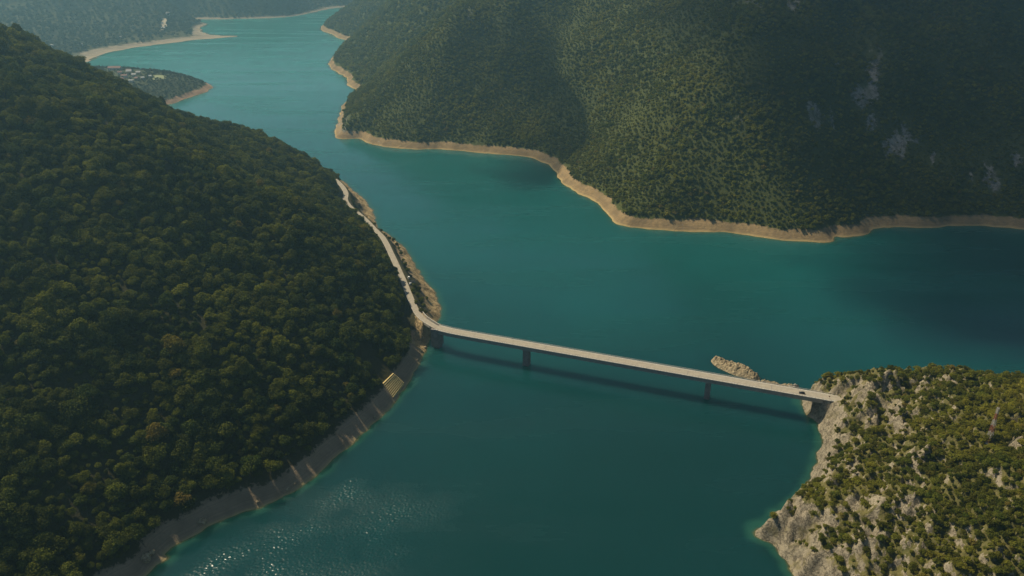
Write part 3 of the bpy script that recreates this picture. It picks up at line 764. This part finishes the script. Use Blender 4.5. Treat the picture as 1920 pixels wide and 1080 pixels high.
car("dark_car", (c.x, c.y, .004 + c.z), math.atan2(dr.y, dr.x), M_black, "black car driving along the bridge near its rocky right end")
q = LA.hit(766.5, 522); car("white_van", (q.x, q.y, q.z + .02), 1.9, M_white, "white van parked in the lay-by beside the shore road", 4.9, 1.95, 2.0, True)
q = LA.hit(769, 533); car("white_car", (q.x, q.y, q.z + .02), 1.4, M_white, "white car parked against the dark-roofed hut by the shore road")

# hut by the lay-by
M_hutw = simple("hut_plaster", (.5, .46, .4)); M_hutr = simple("dark_roof_sheet", (.035, .035, .04)); M_door = simple("hut_door", (.12, .08, .05))
def gable(mb, w, l, z0, z1, over=.3):
    n = len(mb.v)
    for xx in (-l / 2 - over, l / 2 + over):
        mb.v += [(xx, -w / 2 - over, z0), (xx, w / 2 + over, z0), (xx, 0, z1), (xx, -w / 2 - over, z0 - .15), (xx, w / 2 + over, z0 - .15)]
    mb.f += [(n, n + 2, n + 7, n + 5), (n + 2, n + 1, n + 6, n + 7), (n + 3, n + 8, n + 9, n + 4), (n, n + 5, n + 8, n + 3), (n + 1, n + 4, n + 9, n + 6), (n, n + 3, n + 4, n + 1, n + 2), (n + 5, n + 7, n + 6, n + 9, n + 8)]
    return mb
q = LA.hit(773.5, 531.5); hut = empty("roadside_hut", (q.x, q.y, q.z - .3), .5); tag(hut, "small roadside hut with a dark roof among trees on the cape", "hut")
MB().box((0, 0, 1.5), (4.2, 3.6, 3.0)).build("wall", M_hutw, hut); gable(MB(), 3.6, 4.2, 3.02, 4.1).build("roof", M_hutr, hut); MB().box((-.6, -1.82, 1.05), (.9, .08, 2.1)).build("door", M_door, hut)

# sign at the right end of the bridge
_, i, t = deck_at(1554); a, b = Vector(smooth_b[i]), Vector(smooth_b[i + 1]); c = a.lerp(b, t) + side * 3.9
sg = empty("road_sign", (c.x, c.y, c.z + .16), 0); tag(sg, "slim post with a red sign plate at the right bridge end", "sign")
M_red = simple("faded_red_paint", (.33, .13, .08)); M_wht = simple("faded_white_paint", (.50, .46, .40))
MB().bar((0, 0, 0), (0, 0, 3.0), .06, 8).build("post", M_rail, sg); MB().bar((0, -.03, 2.9), (0, .03, 2.9), .55, 18).build("sign_plate", M_red, sg)

# ------------------------------------------------------------------ stepped stone embankment
M_step = simple("yellow_stone_steps", (.66, .51, .22), (.48, .36, .15), .8, bumpd=.08)
A0, A1, B0, B1 = LA.hit(717, 721), LA.hit(737, 706), LA.hit(737, 749), LA.hit(758, 724)

st = MB(); ns = 9
for k in range(ns):
    t0, t1 = k / ns, (k + 1) / ns
    a, b = A0.lerp(B0, t0), A1.lerp(B1, t0); c_, d_ = A1.lerp(B1, t1), A0.lerp(B0, t1); zt = .5 + max(A0.z, A1.z) + (max(B0.z, B1.z, .6) - max(A0.z, A1.z)) * t0
    n = len(st.v)
    for p in (a, b, c_, d_): st.v.append((p.x, p.y, zt + random.uniform(-.06, .06)))
    for p in (a, b, c_, d_): st.v.append((p.x, p.y, -4 if k == ns - 1 else zt - 3.5))
    st.f += [(n, n + 3, n + 2, n + 1), (n + 4, n + 5, n + 6, n + 7), (n, n + 1, n + 5, n + 4), (n + 1, n + 2, n + 6, n + 5), (n + 2, n + 3, n + 7, n + 6), (n + 3, n, n + 4, n + 7)]
tag(st.build("stone_steps", M_step), "sunlit stepped stone embankment going down the bare shore into the water", "embankment")

# ------------------------------------------------------------------ rocks
M_rock = simple("tan_limestone", (.46, .37, .23), (.20, .155, .09), .45, bumpd=1.2)
M_rock2 = simple("grey_limestone", (.45, .41, .34), (.22, .19, .15), .5, bumpd=.4)
def rock_mesh(name, seed, rx, ry, rz, sub=4, rough=.35):
    bm = bmesh.new(); bmesh.ops.create_icosphere(bm, subdivisions=sub, radius=1)
    co = np.array([v.co[:] for v in bm.verts])
    n = fbm(co[:, 0] * 1.3 + seed, co[:, 1] * 1.3 + co[:, 2] * 1.1, seed, 3) * rough + (ridged(co[:, 0] * 3 + co[:, 2], co[:, 1] * 3 - co[:, 2], seed + 5, 3) - .3) * rough * .5
    for v, k in zip(bm.verts, n): v.co = Vector((v.co.x * rx, v.co.y * ry, v.co.z * rz)) * (1 + float(k))
    me = bpy.data.meshes.new(name); bm.to_mesh(me); bm.free(); return me
# islet beside the bridge: a low ridge of bare rock
def islet():
    ax = [P(1336, 674), P(1352, 682), P(1375, 692), P(1398, 701), P(1420, 711), P(1450, 719), P(1492, 727)]
    pth = [Vector(p) for p in spline([tuple(q) for q in ax], 18)]
    wid = np.interp(np.linspace(0, 1, len(pth)), [0, .06, .2, .42, .56, .7, .8, 1], [1.2, 4.2, 6.5, 7.2, 5.0, 2.4, 1.8, 2.5])
    hg = np.interp(np.linspace(0, 1, len(pth)), [0, .08, .25, .5, .64, .7, .8, 1], [.2, 4, 5.5, 6.5, 5.0, 1.0, .6, 1.2])
    m = 45; V = []; Fc = []
    for i, p in enumerate(pth):
        q = pth[min(i + 1, len(pth) - 1)] - pth[max(i - 1, 0)]; q.normalize(); nr = Vector((-q.y, q.x, 0))
        for j in range(m):
            t = j / (m - 1) * 2 - 1; pos = p + nr * t * wid[i] * 1.5
            pr = 1.35 * (1 - abs(t)**1.6) - .35
            rn = float(ridged(np.array(pos.x * .11), np.array(pos.y * .11), 19, 4)) - .35
            rn += .55 * (float(ridged(np.array(pos.x * .30), np.array(pos.y * .30), 23, 3)) - .35)
            V.append((pos.x, pos.y, hg[i] * pr * .9 + rn * 3.6 * max(pr, 0) ** .5 - .3))
    for i in range(len(pth) - 1):
        for j in range(m - 1): Fc.append((i * m + j, i * m + j + 1, (i + 1) * m + j + 1, (i + 1) * m + j))
    me = bpy.data.meshes.new("rock_islet"); me.from_pydata(V, [], Fc); me.update(); return me
tag(link("rock_islet", islet(), M_rock), "long low islet of bare tan rock just behind the bridge", "islet")
for j, (a, b, s) in enumerate([(1490, 724, 3.0), (1481, 724, 2.0)]):
    q = P(a, b + 3, 0); o = link("boulder", rock_mesh("boulder", 60 + j, s, s * .8, s * 1.0, 3), M_rock2); o.location = (q.x, q.y, .4)
    tag(o, ["larger pale boulder rising from the water behind the bridge's right end", "smaller pale boulder rising behind the bridge's right end"][j], "boulder")
shore_rocks = [(381, 985, 2.4, "tan sunlit boulder on the dark shore strip, middle of the lower bank"), (275, 1052, 2.8, "largest tan sunlit boulder at the water's edge near the bottom of the photo"), (284, 1040, 1.9, "tan boulder leaning uphill beside the largest shore boulder"),
               (541, 920, 1.3, "small tan rock at the waterline below the dark forest bend"), (553, 911, 1.0, "smallest tan rock right of another at the forest bend waterline"), (483, 944, .9, "flat tan rock at the water's edge between two shore boulders"),
               (704, 787, 1.7, "tan rock at the waterline a little below the stone steps"), (794, 640, 1.3, "white-topped rock on the slope beside the first bridge pier"), (797, 653, 1.5, "pale rock at the waterline left of the first bridge pier"), (812, 627, 1.6, "pale rock tucked under the left bridge end"),
               (783, 676, 1.0, "reddish rock at the waterline between the steps and first pier")]
for j, (a, b, s, lab) in enumerate(shore_rocks):
    q = LA.hit(a, b) or P(a, b, 0); o = link("boulder", rock_mesh("boulder", 80 + j, s * 1.1, s * .9, s * .8, 3, .45), M_rock); o.location = (q.x, q.y, q.z + s * .25); o.rotation_euler = (0, 0, j * 1.3)
    tag(o, lab, "boulder")

# ------------------------------------------------------------------ lattice mast on the headland
q = LC.hit(1852, 832) or P(1852, 832, 60)
mast = empty("lattice_mast", (q.x, q.y, q.z - .5), .35); tag(mast, "tall red and white lattice mast standing in the scrub at the right edge", "mast")
MH, W0, W1 = 25.0, 2.6, 1.0; nsec = 6
def mw(z): return (W0 + (W1 - W0) * min(z / (MH * .8), 1))
for k in range(nsec):
    z0, z1 = MH * k / nsec, MH * (k + 1) / nsec; sec = MB()
    for (sx, sy) in ((-1, -1), (1, -1), (1, 1), (-1, 1)): sec.bar((sx * mw(z0) / 2, sy * mw(z0) / 2, z0), (sx * mw(z1) / 2, sy * mw(z1) / 2, z1), .15, 6)
    for a_, b_ in (((-1, -1), (1, -1)), ((1, -1), (1, 1)), ((1, 1), (-1, 1)), ((-1, 1), (-1, -1))):
        for (u0, u1) in ((0, .5), (.5, 1)):
            za, zb = z0 + (z1 - z0) * u0, z0 + (z1 - z0) * u1
            sec.bar((a_[0] * mw(za) / 2, a_[1] * mw(za) / 2, za), (b_[0] * mw(zb) / 2, b_[1] * mw(zb) / 2, zb), .075, 4)
            sec.bar((b_[0] * mw(za) / 2, b_[1] * mw(za) / 2, za), (a_[0] * mw(zb) / 2, a_[1] * mw(zb) / 2, zb), .075, 4)
            sec.bar((b_[0] * mw(zb) / 2, b_[1] * mw(zb) / 2, zb), (a_[0] * mw(zb) / 2, a_[1] * mw(zb) / 2, zb), .075, 4)
    sec.build("mast_section", M_red if k % 2 == 0 else M_wht, mast)
MB().bar((0, 0, MH), (0, 0, MH + 3), .06, 6).build("antenna", M_red, mast)
MB().box((0, 0, .3), (3.6, 3.6, .9)).build("footing", M_wht, mast)

# ------------------------------------------------------------------ village on the peninsula and houses on the far shore
M_wall1 = simple("white_house_plaster", (.75, .72, .64)); M_wall2 = simple("cream_house_plaster", (.72, .58, .34)); M_roof1 = simple("red_roof_tiles", (.27, .15, .12)); M_roof2 = simple("grey_roof_sheets", (.5, .5, .48)); M_win = simple("dark_window_glass", (.04, .05, .06), rough=.2)
def house(L, a, b, l, w, h, rh, wall, roof, label, rz=0.0, flat=False):
    q = L.hit(a, b)
    if q is None: q = P(a, b, 20)
    l, w, h, rh = l * .74, w * .8, h * .85, rh * .9
    r = empty("house", (q.x, q.y, q.z - 1.0), rz); tag(r, label, "house", "houses along the far lake shores")
    MB().box((0, 0, (h + 1) / 2), (l, w, h + 1)).build("wall", wall, r)
    if flat: MB().box((0, 0, h + 1.22), (l + .6, w + .6, .44)).build("roof", roof, r)
    else: gable(MB(), w, l, h + 1.16, h + 1 + rh, .5).build("roof", roof, r)
    for k in range(max(2, int(l / 4))):
        MB().box((-l / 2 + (k + .5) * l / max(2, int(l / 4)), -w / 2 - .02, 2.6), (1.4, .1, 1.5)).build("window", M_win, r)
house(LD, 216, 131, 38, 16, 6, 4, M_wall1, M_roof1, "long red-roofed building at the back of the village peninsula", .05)
house(LD, 201, 145, 26, 9, 5, 1, M_wall1, M_roof2, "long white flat-roofed building behind the forest ridge in the village", .1, True)
house(LD, 243, 140, 15, 11, 9, 4, M_wall2, M_roof2, "tall yellowish house in the middle of the village", .2)
house(LD, 234, 146, 17, 10, 6, 3, M_wall1, M_roof1, "wide white house just left below the tall yellowish house", .1)
house(LD, 246, 154, 14, 10, 5, 1, M_wall1, M_roof2, "low white flat-roofed house nearest the camera in the village", -.2, True)
house(LD, 233, 160, 12, 9, 5, 1, M_wall1, M_roof2, "white flat-roofed house half hidden at the forest ridge", .3, True)
house(LD, 252, 144, 12, 9, 6, 3, M_wall1, M_roof2, "white grey-roofed house right of the tall yellowish house", .1)
house(LD, 242, 135, 14, 9, 5, 3, M_wall2, M_roof1, "cream red-roofed house behind the tall yellowish house", .0)
house(LD, 260, 139, 12, 9, 5, 3, M_wall2, M_roof2, "cream grey-roofed house at the trees on the village's right side", .2)
house(LD, 268, 149, 9, 8, 5, 2.5, M_wall1, M_roof2, "small white house alone at the right end of the village", .5)
house(LD, 282, 145, 7, 7, 4, 2, M_wall1, M_roof2, "tiny pale house in the woods right of the village", .2)
house(LD, 225, 139, 12, 9, 5, 3, M_wall1, M_roof1, "small red-roofed house between the long red roof and the yellowish house", .4)
house(LD, 257, 150, 11, 9, 5, 3, M_wall2, M_roof1, "cream red-roofed house between the low flat roof and the village's right end", -.3)
house(LD, 228, 151, 12, 9, 5, 3, M_wall1, M_roof1, "white red-roofed house just behind the forest ridge in the village", .7)
house(LE, 93, 88, 30, 12, 7, 2, M_wall1, M_roof2, "big white hall on the far beach beside the forest ridge", .1, True)
house(LE, 114, 104, 14, 9, 5, 2, M_wall1, M_roof2, "small white house low on the far beach at the ridge", .0, True)
house(LE, 149, 85, 26, 10, 5, 2, M_wall1, M_roof2, "long pale shed at the back of the far beach", .3, True)
house(LE, 222, 71, 30, 10, 5, 2, M_wall1, M_roof2, "long grey shed under the far wooded hill", .15, True)
house(LE, 306, 56, 18, 12, 7, 4, M_wall2, M_roof2, "pale yellow house on the far bare slope", .3)
house(LE, 315, 29, 16, 12, 8, 4, M_wall1, M_roof2, "white house highest on the far wooded hill", .2)
# mown field in the woods of the peninsula
q = LD.hit(297, 146); fm = MB()
cnt = 24
ring = [(q.x + 17 * math.cos(2 * math.pi * k / cnt), q.y + 24 * math.sin(2 * math.pi * k / cnt)) for k in range(cnt)]
fm.v = [(a, b, float(LD.z(a, b)) + .9) for a, b in ring] + [(q.x, q.y, q.z + 1.0)]; fm.f = [(k, (k + 1) % cnt, cnt) for k in range(cnt)]
tag(fm.build("field", simple("pale_green_grass", (.30, .33, .16))), kind='structure')
# bare track scar on the far hill
sc_px = [(301, 60), (303, 54), (309, 50), (305, 45), (308, 40), (306, 36)]
hp = [LE.hit(a, b) for a, b in sc_px]; hp = [p for p in hp if p]
tag(loft([(p.x, p.y, p.z + 2.5) for p in hp], rect(-9, 9, -6, 0)).build("dirt_path", simple("pale_dirt", (.55, .45, .3))), kind='structure')

# ------------------------------------------------------------------ light: sun, sky, drifting clouds, haze
SUN_AZ, SUN_EL = R(-55), R(52)
sd = Vector((math.sin(SUN_AZ) * math.cos(SUN_EL), math.cos(SUN_AZ) * math.cos(SUN_EL), math.sin(SUN_EL)))
sl = bpy.data.lights.new("sun", 'SUN'); so = bpy.data.objects.new("sun", sl); COL.objects.link(so)
sl.energy = 5.0; sl.angle = R(.53); sl.color = (1.0, .87, .64)
so.rotation_euler = sd.to_track_quat('Z', 'Y').to_euler(); so.location = sd * 3000
w = bpy.data.worlds.new("World"); scene.world = w; w.use_nodes = True; nt = w.node_tree
sky = nt.nodes.new("ShaderNodeTexSky"); sky.sky_type = 'NISHITA'; sky.sun_disc = False; sky.sun_elevation = SUN_EL; sky.sun_rotation = SUN_AZ; sky.altitude = 700; sky.dust_density = 1.5
nt.links.new(sky.outputs[0], nt.nodes["Background"].inputs[0]); nt.nodes["Background"].inputs[1].default_value = .06

def cloud(name, foot, alt, thick, dens, soft, seed):
    """a flat-bottomed cloud drifting over the lake; its vapour thins out towards its rim"""
    up = [Vector(p) + sd * ((alt - p[2]) / sd.z) for p in foot]
    poly = [(p.x, p.y) for p in up]
    xs = [p[0] for p in poly]; ys = [p[1] for p in poly]; st = 14
    X, Y = np.meshgrid(np.arange(min(xs) - 20, max(xs) + 20, st), np.arange(min(ys) - 20, max(ys) + 20, st))
    WX, WY = X + 35 * fbm(X * .008, Y * .008, seed, 3), Y + 35 * fbm(X * .008, Y * .008, seed + 3, 3)
    d = polyline_dist(WX, WY, poly + [poly[0]]); ins = inside(WX, WY, poly)
    T = np.where(ins, thick * sstep(0, soft, d) * (.8 + .3 * fbm(X * .006, Y * .006, seed + 9, 3)), 0)
    keep = T > .3; keep2 = keep.copy()
    keep2[1:, :] |= keep[:-1, :]; keep2[:-1, :] |= keep[1:, :]; keep2[:, 1:] |= keep2[:, :-1].copy(); keep2[:, :-1] |= keep2[:, 1:].copy()
    T = np.where(keep, T, .05)
    idx = np.full(X.shape, -1); n = int(keep2.sum()); idx[keep2] = np.arange(n)
    q = np.stack([idx[:-1, :-1], idx[:-1, 1:], idx[1:, 1:], idx[1:, :-1]], -1).reshape(-1, 4); q = q[(q >= 0).all(1)]
    V = np.concatenate([np.stack([X[keep2], Y[keep2], alt + T[keep2]], -1), np.stack([X[keep2], Y[keep2], np.full(n, alt) - .12 * T[keep2]], -1)])
    ed = {}
    for f in q:
        for a, b in zip(f, np.roll(f, -1)):
            if (b, a) in ed: del ed[(b, a)]
            else: ed[(a, b)] = 1
    Fc = [tuple(int(v) for v in f) for f in q] + [tuple(int(v) + n for v in f[::-1]) for f in q] + [(int(b), int(a), int(a) + n, int(b) + n) for a, b in ed]
    me = bpy.data.meshes.new(name); me.from_pydata(V.tolist(), [], Fc); me.update()
    m = bpy.data.materials.new(name + "_vapour"); m.use_nodes = True; nt = m.node_tree; nt.nodes.clear()
    out = nt.nodes.new("ShaderNodeOutputMaterial"); pv = nt.nodes.new("ShaderNodeVolumePrincipled")
    pv.inputs['Color'].default_value = (.95, .96, 1, 1); pv.inputs['Density'].default_value = dens
    nt.links.new(pv.outputs[0], out.inputs['Volume'])
    return tag(link(name, me, m), kind='stuff')
def G(px_, py_):
    for L in (LB,):
        q = L.hit(px_, py_)
        if q is not None and q.z > 0: return tuple(q)
    return tuple(P(px_, py_, 0))
cloud("cloud", [G(1190, 5), G(1215, 90), G(1290, 170), G(1370, 240), G(1440, 330), G(1480, 400), (P(1440, 480)[:]), (P(1540, 590)[:]), (P(1700, 660)[:]), (P(1950, 700)[:]), (760, 600, 0), (1100, 800, 0), (1400, 1400, 250), (800, 1700, 300), (420, 1500, 300)], 900, 110, .016, 120, 5)
cloud("cloud", [G(925, 10), G(900, 70), G(935, 140), G(980, 220), G(950, 262), P(880, 305)[:], P(960, 365)[:], P(1060, 355)[:], G(1090, 300), G(1110, 230), G(1100, 150), G(1060, 60), G(1010, 5)], 900, 90, .018, 90, 15)

def haze():
    top = max(H + 25, max(float(L.Z.max()) for L in (LA, LB, LC, LD, LE)) + 25)
    x0, x1, y0, y1, z0, z1 = -4700, 3400, -1200, 9800, -25.5, top
    me = bpy.data.meshes.new("haze"); v = [(a, b, c) for c in (z0, z1) for a, b in ((x0, y0), (x1, y0), (x1, y1), (x0, y1))]
    me.from_pydata(v, [], [(3, 2, 1, 0), (4, 5, 6, 7), (0, 1, 5, 4), (1, 2, 6, 5), (2, 3, 7, 6), (3, 0, 4, 7)])
    m = bpy.data.materials.new("haze_air"); m.use_nodes = True; nt = m.node_tree; nt.nodes.clear()
    out = nt.nodes.new("ShaderNodeOutputMaterial"); pv = nt.nodes.new("ShaderNodeVolumePrincipled")
    pv.inputs['Color'].default_value = (.42, .81, .98, 1); pv.inputs['Density'].default_value = 1.65e-4; pv.inputs['Anisotropy'].default_value = .6
    nt.links.new(pv.outputs[0], out.inputs['Volume'])
    tag(link("haze", me, m), kind='stuff')
haze()

# ------------------------------------------------------------------ render settings
vs = scene.view_settings; vs.view_transform = 'Standard'; vs.look = 'None'; vs.exposure = .12; vs.gamma = 1; vs.use_curve_mapping = False
cy = scene.cycles
cy.max_bounces = 5; cy.diffuse_bounces = 2; cy.glossy_bounces = 2; cy.transmission_bounces = 2; cy.volume_bounces = 0; cy.transparent_max_bounces = 8
cy.use_denoising = True; cy.denoiser = 'OPENIMAGEDENOISE'; cy.denoising_input_passes = 'RGB_ALBEDO_NORMAL'; cy.denoising_prefilter = 'NONE'; cy.sample_clamp_indirect = 4
print("trees etc:", len(bpy.data.objects))
